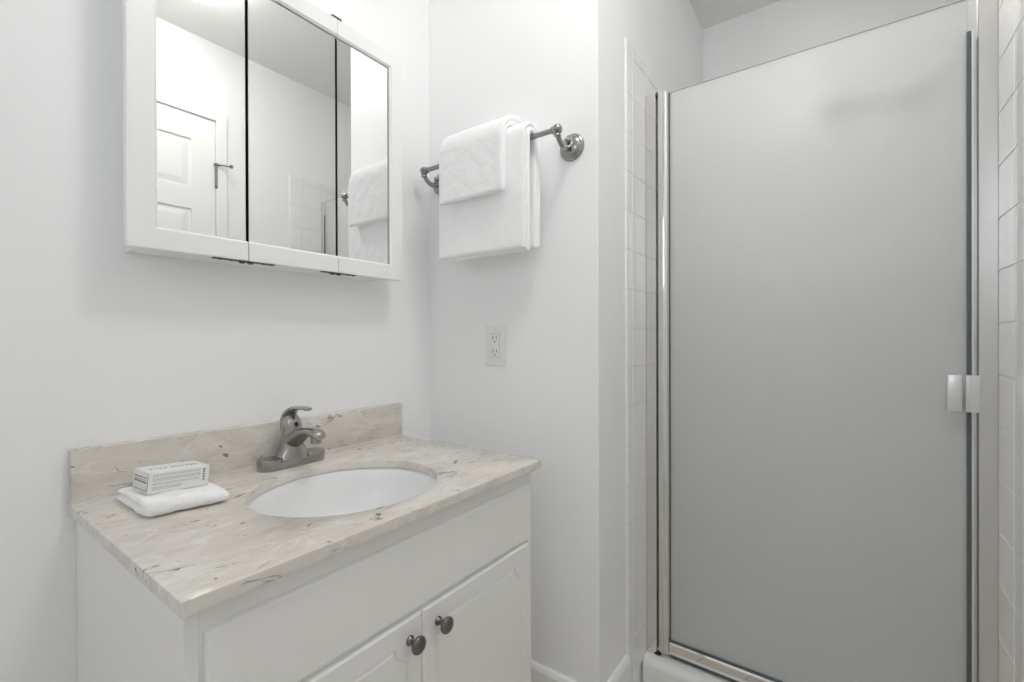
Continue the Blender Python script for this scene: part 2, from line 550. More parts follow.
MB().prism([(.340, YB), (.340, -1.319), (.343, -1.3175), (.350, -1.3175), (.350, -1.296), (.356, -1.296), (.356, YB)], .1365, 1.812, 'z').build('channel', M_satin, t, smooth=30)
mb = MB()
mb.prism([(.318, -1.2955), (.316, -1.301), (.318, -1.3165), (.341, -1.3175), (.341, -1.2955)], .921, 1.0, 'z', bev=.001)
mb.build('strike_catch', M_alu, t, smooth=25, label='satin metal catch block')

t = thing('shower_door', (DXF, -.965, .148), 'frosted rain glass shower door with chrome hinge stile and bottom rail', 'shower door')
MB().box(DXF, GX, -1.3000, -.655, .165, ZG, bev=.0008).build('glass_panel', M_frost, t, label='frosted pebbled glass panel', smooth=30)
MB().box(DXF, GX, -1.3000, -.655, ZG, ZG + .0016).build('glass_edge', M_edge, t, label='grey-green polished top edge of the glass')
# rounded hinge stile
sp = []
for k in range(0, 17):
    a = PI * k / 16
    sp.append((DXF - .002 - .016 * math.sin(a) ** .8, -.6495 + .0165 * math.cos(a)))
sp = [(DXF + .010, -.633)] + sp + [(DXF + .010, -.666)]
MB().prism(sp, .149, ZG + .003, 'z').build('hinge_stile', M_chrome, t, smooth=35, label='rounded chrome hinge stile')
MB().box(DXF - .003, DXF + .008, -.6685, -.666, .186, ZG, bev=.0005).build('glass_seal', M_gasket, t)
br = MB().prism([(DXF - .010, .150), (DXF - .012, .156), (DXF - .012, .180), (DXF - .009, .185), (GX + .006, .185), (GX + .006, .150)], -1.3085, -.6665, 'y').build('bottom_rail', M_chrome, t, smooth=25, label='chrome bottom rail')
MB().box(DXF - .004, GX + .004, -1.3085, -.668, .1375, .1500).build('drip_sweep', M_gasket, br)
MB().box(DXF - .004, DXF + .002, -1.300, -.668, .1845, .1885).build('glazing_strip', M_gasket, br)
MB().box(DXF - .003, GX + .003, -1.3060, -1.2985, .187, 1.736, bev=.001).build('magnetic_seal', M_gasket, t, label='dark grey magnetic seal strip')
MB().box(DXF - .002, GX + .002, -1.3105, -1.3060, .187, 1.736, bev=.0008).build('edge_strip', M_alu, t)
h = MB()
h.prism([(DXF - .024, -1.2655), (DXF - .026, -1.271), (DXF - .024, -1.2875), (DXF - .0005, -1.289), (DXF - .0005, -1.2655)], .922, 1.0, 'z', bev=.001)
h.build('pull_handle', M_alu, t, smooth=25, label='satin metal pull block')

# shower fittings behind the frosted door
t = thing('showerhead', (.66, -R + .0005, 1.80), 'dark shower head on a bent arm blurred behind the frosted glass', 'shower head')
MB().lathe([(.034, 0), (.033, .004), (.022, .010), (.015, .012)], (.66, -R + .0008, 1.80), (0, 1, 0)).build('wall_flange', M_pewter, t, smooth=40)
MB().tube([(.66, -R + .010, 1.80), (.66, -1.30, 1.785), (.66, -1.25, 1.735), (.655, -1.215, 1.705)], .014, n=14).build('shower_arm', M_pewter, t, smooth=60)
bk = Vector((.655, -1.215, 1.705))
MB().lathe([(.004, -.030), (.022, -.026), (.030, -.012), (.031, .010), (.024, .024), (.006, .029)], bk, (0, .4, .9)).build('bracket', M_pewter, t, smooth=50)
MB().tube([bk, (.652, -1.15, 1.722), (.65, -1.085, 1.738)], [.014, .012, .015], n=14).build('handgrip', M_pewter, t, smooth=60)
hd = Vector((-.10, .75, -.45)).normalized()
MB().lathe([(.014, -.01), (.024, .006), (.044, .022), (.050, .042), (.046, .048), (.01, .049)], Vector((.65, -1.078, 1.743)), hd).build('spray_nozzle', M_pewter, t, smooth=40)
t = thing('shower_valve', (.68, -R + .0005, 1.15), 'dark lever valve on the tiled wall blurred behind the frosted glass', 'shower valve')
MB().lathe([(.075, 0), (.074, .004), (.045, .010), (.030, .012), (.028, .045), (.020, .052)], (.68, -R + .0008, 1.15), (0, 1, 0)).build('escutcheon', M_pewter, t, smooth=40)
MB().tube([(.68, -R + .045, 1.15), (.655, -R + .055, 1.165), (.61, -R + .060, 1.19)], [.012, .010, .007], n=12).build('valve_lever', M_pewter, t, smooth=60)

# ---------------------------------------------------------------- vanity cabinet
CX0, CX1 = -.846, -.142
YF = -.486          # face frame
YD = -.495          # door faces
ZC = .7949          # counter top
ZU = .7772          # counter underside
t = thing('vanity_cabinet', ((CX0 + CX1) / 2, -.24, 0), 'white two-door vanity cabinet with dark knobs under the marble counter', 'cabinet')
mb = MB()
mb.box(CX0, CX0 + .016, YF, -.002, .0, ZU, bev=.001)
mb.box(CX1 - .016, CX1, YF, -.002, .0, ZU, bev=.001)
mb.box(CX0 + .016, CX1 - .016, YF + .06, -.002, .09, .106)
mb.box(CX0 + .016, CX1 - .016, YF + .06, YF + .072, 0, .09)
mb.box(CX0 + .016, CX0 + .05, YF, YF + .018, .09, ZU)
mb.box(CX1 - .05, CX1 - .016, YF, YF + .018, .09, ZU)
mb.box(CX0 + .05, CX1 - .05, YF, YF + .018, .735, ZU)
mb.box(CX0 + .05, CX1 - .05, YF, YF + .018, .595, .63)
mb.box(CX0 + .05, CX1 - .05, YF, YF + .018, .09, .115)
mb.box(CX0 + .016, CX1 - .016, -.012, -.002, .106, .55)
mb.build('carcass', M_cab, t)

def slab_front(x0, x1, z0, z1, eased=.004, groove=None):
    """overlay front; groove = outline (x, z) routed into the face"""
    bm = bmesh.new()
    yb, yf = YF - .0006, YD
    def ring(ins, y): return [bm.verts.new((x, y, z)) for x, z in ((x0 + ins, z0 + ins), (x1 - ins, z0 + ins), (x1 - ins, z1 - ins), (x0 + ins, z1 - ins))]
    r = [ring(0, yb), ring(0, yf + .005), ring(eased * .4, yf + .0015), ring(eased, yf)]
    bm.faces.new(r[0])
    for a, b_ in zip(r, r[1:]):
        for k in range(4): bm.faces.new((a[k], a[(k + 1) % 4], b_[(k + 1) % 4], b_[k]))
    if groove is None:
        bm.faces.new(r[-1])
    else:
        cx = sum(p[0] for p in groove) / len(groove); cz = sum(p[1] for p in groove) / len(groove)
        n = len(groove)
        def inset(d):
            out = []
            for i in range(n):
                p, a, b_ = Vector(groove[i]), Vector(groove[i - 1]), Vector(groove[(i + 1) % n])
                t1 = (p - a).normalized(); t2 = (b_ - p).normalized()
                n1 = Vector((-t1.y, t1.x)); n2 = Vector((-t2.y, t2.x))
                m_ = (n1 + n2)
                if m_.length < 1e-6: m_ = n1
                m_.normalize()
                c_ = max(.45, m_.dot(n1))
                out.append(p + m_ * (d / c_))
            return out
        L0 = [bm.verts.new((p.x, yf, p.y)) for p in inset(0)]
        L1 = [bm.verts.new((p.x, yf + .0035, p.y)) for p in inset(.0022)]
        L2 = [bm.verts.new((p.x, yf, p.y)) for p in inset(.0062)]
        for a, b_ in ((L0, L1), (L1, L2)):
            for k in range(n): bm.faces.new((a[k], a[(k + 1) % n], b_[(k + 1) % n], b_[k]))
        bm.faces.new(L2)
        outer = [e for e in bm.edges if all(v in r[-1] for v in e.verts)]
        inner = [e for e in bm.edges if all(v in L0 for v in e.verts)]
        bmesh.ops.triangle_fill(bm, edges=outer + inner, use_beauty=True)
    m_ = MB(); m_.bm.free(); m_.bm = bm
    return m_
def scooped(x0, x1, z0, z1, r):
    """rectangle with scooped-out (concave) corners, counter-clockwise"""
    pts = []
    s = .006
    def arc(cx, cz, a0, a1):
        return [(cx + r * math.cos(a0 + (a1 - a0) * k / 7), cz + r * math.sin(a0 + (a1 - a0) * k / 7)) for k in range(8)]
    pts += arc(x0, z0, PI / 2, 0)
    pts += arc(x1, z0, PI, PI / 2)
    pts += arc(x1, z1, -PI / 2, -PI)
    pts += arc(x0, z1, 0, -PI / 2)
    return pts
slab_front(-.826, -.160, .617, .743).build('false_drawer_front', M_cab, t, smooth=25)
XM = -.4935
for x0, x1, kx in ((-.826, XM - .0007, XM - .0290), (XM + .0007, -.160, XM + .0375)):
    d = slab_front(x0, x1, .10, .609, groove=scooped(x0 + .030, x1 - .030, .135, .571, .027)).build('door', M_cab, t, smooth=25)
    kz = .5725
    k = MB()
    k.lathe([(.0085, 0), (.0085, .002), (.0060, .004), (.0048, .009), (.0058, .013), (.0115, .0165), (.0152, .0200), (.0158, .0230), (.0140, .0262), (.0085, .0288), (.002, .0297)], (kx, YD - .0002, kz), (0, -1, 0), n=28, sx=.93, sy=.93)
    k.build('knob', M_pewter, d, smooth=50, label='dark pewter round knob')

# ---------------------------------------------------------------- countertop with oval cut-out and backsplash
X0, X1, YFR = -.8555, -.1315, -.5092
SX, SY, SA, SB = -.4985, -.2910, .1805, .1640
t = thing('countertop', ((X0 + X1) / 2, -.25, ZU), 'beige cultured marble countertop with oval cut-out and backsplash against the wall', 'countertop')
bm = bmesh.new()
N = 96
def outer_pt(k, inset=0.0):
    a = 2 * PI * k / N
    dx, dy = math.cos(a), math.sin(a)
    x0, x1, y0, y1 = X0 + inset - SX, X1 - inset - SX, YFR + inset - SY, -.001 - SY
    s = min([v for v in ((x1 / dx) if dx > 1e-9 else 9, (x0 / dx) if dx < -1e-9 else 9, (y1 / dy) if dy > 1e-9 else 9, (y0 / dy) if dy < -1e-9 else 9)])
    return SX + dx * s, SY + dy * s
def ring_out(z, ins):
    pts = [list(outer_pt(k, ins)) for k in range(N)]
    # snap nearest to the exact corners
    for cx, cy in ((X0 + ins, YFR + ins), (X1 - ins, YFR + ins), (X0 + ins, -.001), (X1 - ins, -.001)):
        i = min(range(N), key=lambda q: (pts[q][0] - cx) ** 2 + (pts[q][1] - cy) ** 2)
        pts[i] = [cx, cy]
    return [bm.verts.new((x, y, z)) for x, y in pts]
def ring_in(z, g): return [bm.verts.new((SX + (SA + g) * math.cos(2 * PI * k / N), SY + (SB + g) * math.sin(2 * PI * k / N), z)) for k in range(N)]
seq = [ring_out(ZU, 0), ring_out(ZC - .0025, 0), ring_out(ZC - .0008, .0007), ring_out(ZC, .0025), ring_in(ZC, .003), ring_in(ZC - .001, .001), ring_in(ZC - .003, 0), ring_in(ZU, 0)]
for a, b_ in zip(seq, seq[1:] + seq[:1]):
    for k in range(N): bm.faces.new((a[k], a[(k + 1) % N], b_[(k + 1) % N], b_[k]))
m_ = MB(); m_.bm.free(); m_.bm = bm
m_.build('slab', M_marble, t, smooth=35)
MB().box(X0, X1, -.0200, -.0008, ZC + .0004, ZC + .0953, bev=.0018).build('backsplash', M_marble, t, smooth=35)
MB().box(X0 + .001, X1 - .001, -.0222, -.0198, ZC + .0002, ZC + .0026, bev=.001).build('caulk_line', M_plastic, t, label='white caulk line')

# undermount basin
t = thing('sink_basin', (SX, SY, ZU - .14), 'white oval undermount sink basin below the counter cut-out', 'sink')
rows = []
inner = [(1.025, 0), (1.0, -.006), (.97, -.020), (.93, -.05), (.84, -.085), (.66, -.115), (.40, -.130), (.15, -.135)]
outer = [(.15, -.143), (.42, -.139), (.70, -.124), (.90, -.090), (.99, -.05), (1.03, -.015), (1.06, -.012), (1.06, 0)]
for f, z in inner + outer:
    rows.append([(SX + SA * f * math.cos(2 * PI * k / 64), SY + SB * f * math.sin(2 * PI * k / 64), ZU - .0004 + z) for k in range(64)])
mb = MB(); mb.grid_surface(rows, close_u=True, close_v=True)
mb.build('bowl', M_porcelain, t, smooth=60)
MB().lathe([(.0315, 0), (.0315, .002), (.026, .003), (.022, .0), (.018, .004), (.001, .006)], (SX, SY + .0, ZU - .1358), (0, 0, 1)).build('drain', M_nickel, t, smooth=40, label='brushed metal pop-up drain')

# ---------------------------------------------------------------- faucet
FX, FY = -.4935, -.067
t = thing('faucet', (FX, FY, ZC), 'brushed nickel single-lever faucet behind the oval sink', 'faucet')
bm = bmesh.new()
# two round flat-topped end caps joined by a low plate
mb = MB()
def stadium(hl, r, n=14):
    pts = []
    for k in range(n + 1):
        a = -PI / 2 + PI * k / n
        pts.append((hl + r * math.cos(a), r * math.sin(a)))
    for k in range(n + 1):
        a = PI / 2 + PI * k / n
        pts.append((-hl + r * math.cos(a), r * math.sin(a)))
    return pts
st = stadium(.0505, .0255)
rows = [[(FX + x * k_, FY + y * k_, ZC + .0003 + z) for x, y in st] for z, k_ in ((0, .985), (.0150, .985), (.0170, .94))]
vs = mb.grid_surface(rows, close_v=True)
mb.bm.faces.new(vs[0]); mb.bm.faces.new(vs[-1])
for sx in (-1, 1):
    mb.lathe([(.0258, .0004), (.0258, .0215), (.0252, .0232), (.0240, .0240), (.001, .0242)], (FX + sx * .0505, FY, ZC), (0, 0, 1), n=36)
mb.build('base_plate', M_nickel, t, smooth=30)
# flared body: from the full width at the base up to the round neck, its front face falling to the base
mb = MB()
rows = []
for f in range(0, 19):
    q = f / 18
    z = .001 + (.0720 - .001) * q
    hx = .0290 * (1 - q) ** 2.0 + .0215
    hy = .0255 - .0038 * q ** .8
    ycen = .002 * q
    ex_ = .66 + .34 * q ** .7
    rows.append([(FX + math.copysign(abs(math.cos(a)) ** ex_, math.cos(a)) * hx, FY + ycen + math.copysign(abs(math.sin(a)) ** ex_, math.sin(a)) * hy, ZC + z) for a in [2 * PI * k / 48 for k in range(48)]])
vs = mb.grid_surface(rows, close_v=True)
mb.bm.faces.new(vs[0]); mb.bm.faces.new(vs[-1])
mb.build('body', M_nickel, t, smooth=50)
# spout: thick root low on the body, arching forward and drooping to a rounded nose
path, rad, fl = [], [], []
ctl = [(.004, .0500, .0200, 1.0), (-.012, .0600, .0205, .95), (-.030, .0690, .0195, .80), (-.050, .0775, .0182, .66), (-.070, .0835, .0175, .58), (-.087, .0850, .0175, .56), (-.101, .0830, .0172, .60), (-.111, .0790, .0150, .66), (-.1165, .0750, .0105, .7), (-.1190, .0728, .004, .8)]
for y, z, r_, f_ in ctl:
    path.append((FX, FY + y, ZC + z)); rad.append(r_); fl.append(f_)
def smooth_path(P, Rr, Ff, sub=4):
    out, ro, fo = [], [], []
    n = len(P)
    for i in range(n - 1):
        p0, p1, p2, p3 = [Vector(P[max(0, min(n - 1, i + k))]) for k in (-1, 0, 1, 2)]
        for s_ in range(sub):
            u = s_ / sub
            out.append(.5 * ((2 * p1) + (p2 - p0) * u + (2 * p0 - 5 * p1 + 4 * p2 - p3) * u * u + (3 * p1 - p0 - 3 * p2 + p3) * u ** 3))
            ro.append(Rr[i] * (1 - u) + Rr[i + 1] * u); fo.append(Ff[i] * (1 - u) + Ff[i + 1] * u)
    out.append(Vector(P[-1])); ro.append(Rr[-1]); fo.append(Ff[-1])
    return out, ro, fo
pp, rr, ff = smooth_path(path, rad, fl)
sp_ = MB().tube(pp, rr, n=28, flat=ff).build('spout', M_nickel, t, smooth=60)
MB().lathe([(.0105, 0), (.0110, -.004), (.0110, -.014), (.0090, -.0155), (.0085, -.012)], (FX, FY - .098, ZC + .0765), (0, 0, 1), n=24).build('aerator', M_nickel, sp_, smooth=40)
# dome of the valve and the lever sweeping up and over it
mb = MB()
mb.lathe([(.0212, .0715), (.0216, .074), (.0216, .080), (.0208, .092), (.0185, .103), (.0140, .112), (.0060, .1175), (.001, .1185)], (FX, FY + .002, ZC), (0, 0, 1), n=36)
dome = mb.build('valve_dome', M_nickel, t, smooth=50)
MB().lathe([(.0214, .0695), (.0214, .0720)], (FX, FY + .002, ZC), (0, 0, 1), n=36).build('seam_ring', M_nickel_dark, dome)
ctl = [(.0195, .073, .0150, .45), (.0205, .088, .0170, .42), (.0180, .103, .0180, .42), (.0095, .117, .0175, .42), (-.006, .1270, .0155, .38), (-.026, .1318, .0135, .34), (-.048, .1330, .0115, .34), (-.066, .1322, .0100, .38), (-.0705, .1318, .006, .45)]
path = [(FX, FY + y, ZC + z) for y, z, _, _ in ctl]
pp, rr, ff = smooth_path(path, [c_[2] for c_ in ctl], [c_[3] for c_ in ctl])
MB().tube(pp, rr, n=24, flat=ff, upv=(0, -1, .3)).build('lever', M_nickel, t, smooth=60)
MB().lathe([(.0052, -.002), (.0052, .0010), (.003, .0018)], (FX, FY - .0182, ZC + .094), (0, -.94, .34), n=20).build('temperature_dot', M_red, dome, smooth=40, label='dark red temperature dot')

# ---------------------------------------------------------------- terry cloth builder
def cloth_slab(mb, fmap, s0, s1, v0, v1, th, ns, nv, r=None, amp=.0012, seed=0.0, freq=28.0):
    """closed soft slab; fmap(s, v, n) gives the point, n the offset along the slab's normal"""
    r = r or th * .55
    top, bot = [], []
    def ease(k, n): # denser near the rim
        q = k / n
        return .5 - .5 * math.cos(PI * q) if n < 40 else q
    S = []
    for L, n in ((s1 - s0, ns), (v1 - v0, nv)):
        rim = [r * f for f in (0, .06, .2, .45, .75, 1.0)]
        mid = [r + (L - 2 * r) * k / n for k in range(1, n)]
        S.append(rim + mid + [L - q for q in reversed(rim)])
    for i, ds in enumerate(S[0]):
        ra, rb = [], []
        for j, dv in enumerate(S[1]):
            d = min(ds, (s1 - s0) - ds, dv, (v1 - v0) - dv)
            e = 1.0 if d >= r else math.sqrt(max(0.0, 1 - ((r - d) / r) ** 2))
            s, v = s0 + ds, v0 + dv
            nn = noise.noise(Vector((s * freq, v * freq, seed))) + .6 * noise.noise(Vector((s * freq * 3.1, v * freq * 3.1, seed + 5)))
            n2 = noise.noise(Vector((s * freq, v * freq, seed + 9)))
            ra.append(fmap(s, v, (th / 2 + amp * nn) * e)); rb.append(fmap(s, v, -(th / 2 + amp * n2) * e))
        top.append(ra); bot.append(rb)
    mb.grid_surface(top); mb.grid_surface(bot)

def drape(bx, bz, rc, zf, zb):
    """path over a bar along y: back leg up, half circle, front leg down. returns fmap, s0, s1"""
    lb, lf = bz - zb, bz - zf
    def fmap(s, v, n):
        if s < lb:
            x, z, nx, nz_ = bx + rc, zb + s, 1, 0
        elif s < lb + PI * rc:
            a = (s - lb) / rc
            x, z = bx + rc * math.cos(a), bz + rc * math.sin(a); nx, nz_ = math.cos(a), math.sin(a)
        else:
            x, z, nx, nz_ = bx - rc, bz - (s - lb - PI * rc), -1, 0
        w = .0012 * noise.noise(Vector((z * 6, v * 7, 4.0 + nx)))
        sag = .0022 * noise.noise(Vector((v * 9, 3.0, 2.0)))
        return (x + (n + w) * nx, v + .0016 * noise.noise(Vector((z * 14, rc * 80, v * 3))), z + (n + w) * nz_ + sag)
    return fmap, 0.0, lb + PI * rc + lf

BX, BZ = -.075, 1.590
t = thing('towel_bar', (0, -.29, BZ), 'pewter towel bar with scrolled posts and round rosettes on the wall', 'towel bar')
MB().tube([(BX, -.052, BZ), (BX, -.528, BZ)], .0066, n=18).build('bar', M_bar, t, smooth=50)
for y, s in ((-.056, 1), (-.522, -1)):
    mb = MB()
    mb.lathe([(.0345, 0), (.0345, .003), (.0325, .006), (.0290, .0075), (.0285, .0085), (.0265, .012), (.0180, .0155), (.0120, .017), (.0105, .020), (.0085, .0215)], (-.0002, y, 1.570), (-1, 0, 0), n=36)
    mb.build('rosette', M_bar, t, smooth=40)
    mb = MB()
    ctl = [(-.014, 1.567), (-.027, 1.5595), (-.042, 1.5565), (-.056, 1.5600), (-.067, 1.5685), (-.0735, 1.5770), (BX, 1.583)]
    pp, rr, ff = smooth_path([(x, y, z) for x, z in ctl], [.0075, .0072, .0068, .0066, .0064, .0062, .0062], [1] * 7)
    mb.tube(pp, rr, n=16, upv=(0, 1, 0))
    mb.lathe([(.0064, 0), (.0088, .001), (.0088, .004), (.0070, .006)], (BX, y, 1.572), (0, 0, 1), n=20)
    mb.lathe([(.0030, .0), (.0072, .003), (.0085, .008), (.0066, .012), (.002, .014)], (-.020, y, 1.575), (-.45, 0, .9), n=18)
    mb.build('post', M_bar, t, smooth=50)
    mb = MB()
    mb.lathe([(.0080, -.016), (.0092, -.014), (.0084, -.011), (.0105, -.008), (.0125, -.001), (.0112, .006), (.0065, .0105), (.001, .012)], (BX, y, BZ), (0, s, 0), n=24)
    mb.build('finial', M_bar, t, smooth=50)

# bath towel: folded in thirds, so three layers show at the side
mb = MB()
for rc, zf, zb, ya, yb, sd in ((.0174, 1.300, 1.312, -.453, -.157, 1.0), (.0316, 1.306, 1.318, -.450, -.153, 4.0)):
    f, a, b_ = drape(BX, BZ, rc, zf, zb)
    cloth_slab(mb, f, a, b_, ya, yb, .0150, 90, 64, r=.0090, amp=.0013, seed=sd, freq=34)
bath = mb.build('bath_towel', M_terry, smooth=80)
mark(bath, 'large white folded bath towel hanging over the bar under the small towel', 'towel', 'white terry cloths')
mb = MB()
for rc, zf, zb, ya, yb, sd in ((.0484, 1.456, 1.50, -.400, -.188, 7.0), (.0606, 1.449, 1.51, -.404, -.185, 11.0)):
    f, a, b_ = drape(BX, BZ, rc, zf, zb)
    cloth_slab(mb, f, a, b_, ya, yb, .0128, 80, 56, r=.0085, amp=.0013, seed=sd, freq=34)
hand = mb.build('hand_towel', M_terry, smooth=80)
mark(hand, 'small white hand towel draped on top of the large towel on the bar', 'towel', 'white terry cloths')

# ---------------------------------------------------------------- folded washcloth with the soap box
WC = Vector((-.7440, -.1340, ZC + .0022))
wx = Vector((math.cos(math.radians(-8)), math.sin(math.radians(-8)), 0)); wy = Vector((0, 1, 0))
hw, hd_ = .0590, .0760
def sstep(x, a, b_):
    q = max(0.0, min(1.0, (x - a) / (b_ - a)))
    return q * q * (3 - 2 * q)
mb = MB()
TH, RC = .0128, .0070
LEG = 2 * hd_ - TH
def fold_map(s_, v, n):
    """one cloth doubled over: bottom leg, roll at the front, top leg; s_ runs along, v across"""
    if v < LEG: q, z, nq, nz_ = hd_ - v, TH / 2, 0, -1
    elif v < LEG + PI * RC:
        a = (v - LEG) / RC
        q, z = hd_ - LEG - RC * math.sin(a), TH / 2 + RC - RC * math.cos(a); nq, nz_ = -math.sin(a), -math.cos(a)
    else: q, z, nq, nz_ = hd_ - LEG + (v - LEG - PI * RC), TH / 2 + 2 * RC, 0, 1
    p = WC + wx * (s_ + .0030 * noise.noise(Vector((q * 30, z * 60, 1)))) + wy * (q + n * nq + .0025 * noise.noise(Vector((s_ * 30, z * 20, 3))))
    k = 1 - .28 * sstep(s_, -.03, .06) - .16 * sstep(q, .01, .07)
    z += n * nz_ + .0014 * noise.noise(Vector((s_ * 24, q * 24, 7.0))) * z / .026
    return (p.x, p.y, WC.z + z * k)
cloth_slab(mb, fold_map, -hw, hw, 0, 2 * LEG + PI * RC - .006, TH, 48, 96, r=.0072, amp=.0012, seed=3.0, freq=44)
wash = mb.build('washcloth', M_terry, smooth=80)
mark(wash, 'small white folded washcloth lying on the marble counter under the soap box', 'washcloth', 'white terry cloths')

# the box leans a little with the cloth
_ra, _rt_ = math.radians(4.0), math.radians(4.6)
ex = Vector((math.cos(_ra) * math.cos(_rt_), math.sin(_ra) * math.cos(_rt_), -math.sin(_rt_)))
ey = Vector((-math.sin(_ra), math.cos(_ra), 0)); ez = ex.cross(ey)
BC = Vector((-.7465, -.1325, ZC + .0277))
def B(u, v, z): # box frame: u along, v across, z up from the washcloth
    return BC + ex * u + ey * v + ez * z
ZB = BC.z
BL, BD, BH = .0920 / 2, .060 / 2, .0350
t = thing('soap_box', (BC.x, BC.y, ZB), 'small white printed soap carton standing on the folded washcloth', 'soap box')
bm = bmesh.new()
vs = [bm.verts.new(B(u, v, z)) for z in (0, BH) for v in (-BD, BD) for u in (-BL, BL)]
fs = [bm.faces.new([vs[i] for i in f]) for f in [(0, 2, 3, 1), (4, 5, 7, 6), (0, 1, 5, 4), (1, 3, 7, 5), (3, 2, 6, 7), (2, 0, 4, 6)]]
bmesh.ops.bevel(bm, geom=list(bm.edges), offset=.0006, segments=2, profile=.5, affect='EDGES')
m_ = MB(); m_.bm.free(); m_.bm = bm
m_.build('carton', M_card, t, smooth=40)

def lettering(txt, size, place, mat, name, parent, rot_in_plane=0.0, label=None, spacing=1.0):
    """text as a thin mesh; place(a, b, h) maps text plane coordinates to the world"""
    cu = bpy.data.curves.new(name, 'FONT')
    cu.body = txt; cu.size = size; cu.align_x = 'CENTER'; cu.align_y = 'CENTER'
    cu.extrude = .00008; cu.space_character = spacing; cu.resolution_u = 3
    o = link(bpy.data.objects.new(name, cu))
    dg = bpy.context.evaluated_depsgraph_get()
    me = bpy.data.meshes.new_from_object(o.evaluated_get(dg))
    bpy.data.objects.remove(o)
    bm = bmesh.new(); bm.from_mesh(me)
    cr, sr = math.cos(rot_in_plane), math.sin(rot_in_plane)
    for v in bm.verts:
        a, b_, h = v.co
        a, b_ = a * cr - b_ * sr, a * sr + b_ * cr
        v.co = place(a, b_, h)
    m_ = MB(); m_.bm.free(); m_.bm = bm
    return m_.build(name, mat, parent, dedupe=False, label=label)
lettering('SHEA BUTTER', .0105, lambda a, b_, h: B(a * 1.0, b_ - .004, BH + .0001 + h), M_ink, 'lettering', t, label='dark grey printed title on top', spacing=1.15)
# long side facing the sink: lines of small print
mb = MB()
rnd = random.Random(3)
def dash(u0, u1, z0, z1):
    q = [mb.bm.verts.new(B(u, -BD - .00012, z)) for u, z in ((u0, z0), (u1, z0), (u1, z1), (u0, z1))]
    q2 = [mb.bm.verts.new(B(u, -BD - .00002, z)) for u, z in ((u0, z0), (u1, z0), (u1, z1), (u0, z1))]
    mb.bm.faces.new(q)
    for k in range(4): mb.bm.faces.new((q[k], q[(k + 1) % 4], q2[(k + 1) % 4], q2[k]))
for z in (.0295, .0275, .0235, .0215, .0195, .0155, .0135, .0095, .0075, .0055):
    u = -BL + .006
    while u < BL - .016:
        w_ = rnd.uniform(.0016, .0050)
        dash(u, min(u + w_, BL - .0145), z, z + .0011)
        u += w_ + .0008
        if z < .0115 and u > 0: break
mb.build('small_print', M_ink_gap, t, label='rows of pale grey small print')
mb = MB()
for z in (.0275, .0235, .0190, .0145, .0100):
    dash(BL - .0105, BL - .0072, z, z + .0028)
mb.build('side_mark', M_ink, t, label='column of small dark marks')
# end panel: border line and lines of print
mb = MB()
def edash(v0, v1, z0, z1):
    q = [mb.bm.verts.new(B(-BL - .00012, v, z)) for v, z in ((v0, z0), (v1, z0), (v1, z1), (v0, z1))]
    q2 = [mb.bm.verts.new(B(-BL - .00002, v, z)) for v, z in ((v0, z0), (v1, z0), (v1, z1), (v0, z1))]
    mb.bm.faces.new(q)
    for k in range(4): mb.bm.faces.new((q[k], q[(k + 1) % 4], q2[(k + 1) % 4], q2[k]))
edash(-BD + .0015, -BD + .0030, .002, .032)
for z, th in ((.0245, .0014), (.0205, .0008), (.0165, .0022), (.0040, .0010)):
    edash(-BD + .007, BD - .006, z, z + th)
mb.build('end_print', M_ink, t, label='dark printed lines on the end flap')

# ---------------------------------------------------------------- outlet
t = thing('wall_outlet', (0, -.273, 1.0616), 'white duplex power outlet plate on the wall below the towels', 'outlet')
oy, oz = -.273, 1.0616
bm = bmesh.new()
def oring(hw_, hh, x): return [bm.verts.new((x, oy + a * hw_, oz + b_ * hh)) for a, b_ in ((-1, -1), (1, -1), (1, 1), (-1, 1))]
rs = [oring(.0355, .0575, -.0003), oring(.0355, .0575, -.0035), oring(.0340, .0560, -.0055), oring(.0315, .0535, -.0062)]
bm.faces.new(rs[0]); bm.faces.new(rs[-1])
for a, b_ in zip(rs, rs[1:]):
    for k in range(4): bm.faces.new((a[k], a[(k + 1) % 4], b_[(k + 1) % 4], b_[k]))
m_ = MB(); m_.bm.free(); m_.bm = bm
m_.build('cover_plate', M_plastic, t, smooth=30)
MB().box(-.0075, -.0055, oy - .0168, oy + .0168, oz - .0335, oz + .0335, bev=.0007).build('receptacle', M_plastic, t)
mb = MB(); mb.box(-.0064, -.0058, oy - .0178, oy + .0178, oz - .0345, oz + .0345)
mb.build('reveal_gap', M_ink_gap, t)
for s in (-1, 1):
    mb = MB()
    for dy, hh in ((-.0063, .0042), (.0063, .0050)):
        mb.box(-.0078, -.0070, oy + dy - .0011, oy + dy + .0011, oz + s * .0190 + .004 - hh, oz + s * .0190 + .004 + hh)
    mb.lathe([(.0026, 0), (.0026, .0008)], (-.0070, oy, oz + s * .0190 - .0075), (-1, 0, 0), n=14)
    mb.build('socket_slots', M_ink, t)
    MB().lathe([(.0032, 0), (.0030, .001), (.0015, .0014)], (-.0060, oy, oz + s * .0465), (-1, 0, 0), n=16).build('plate_screw', M_alu, t)

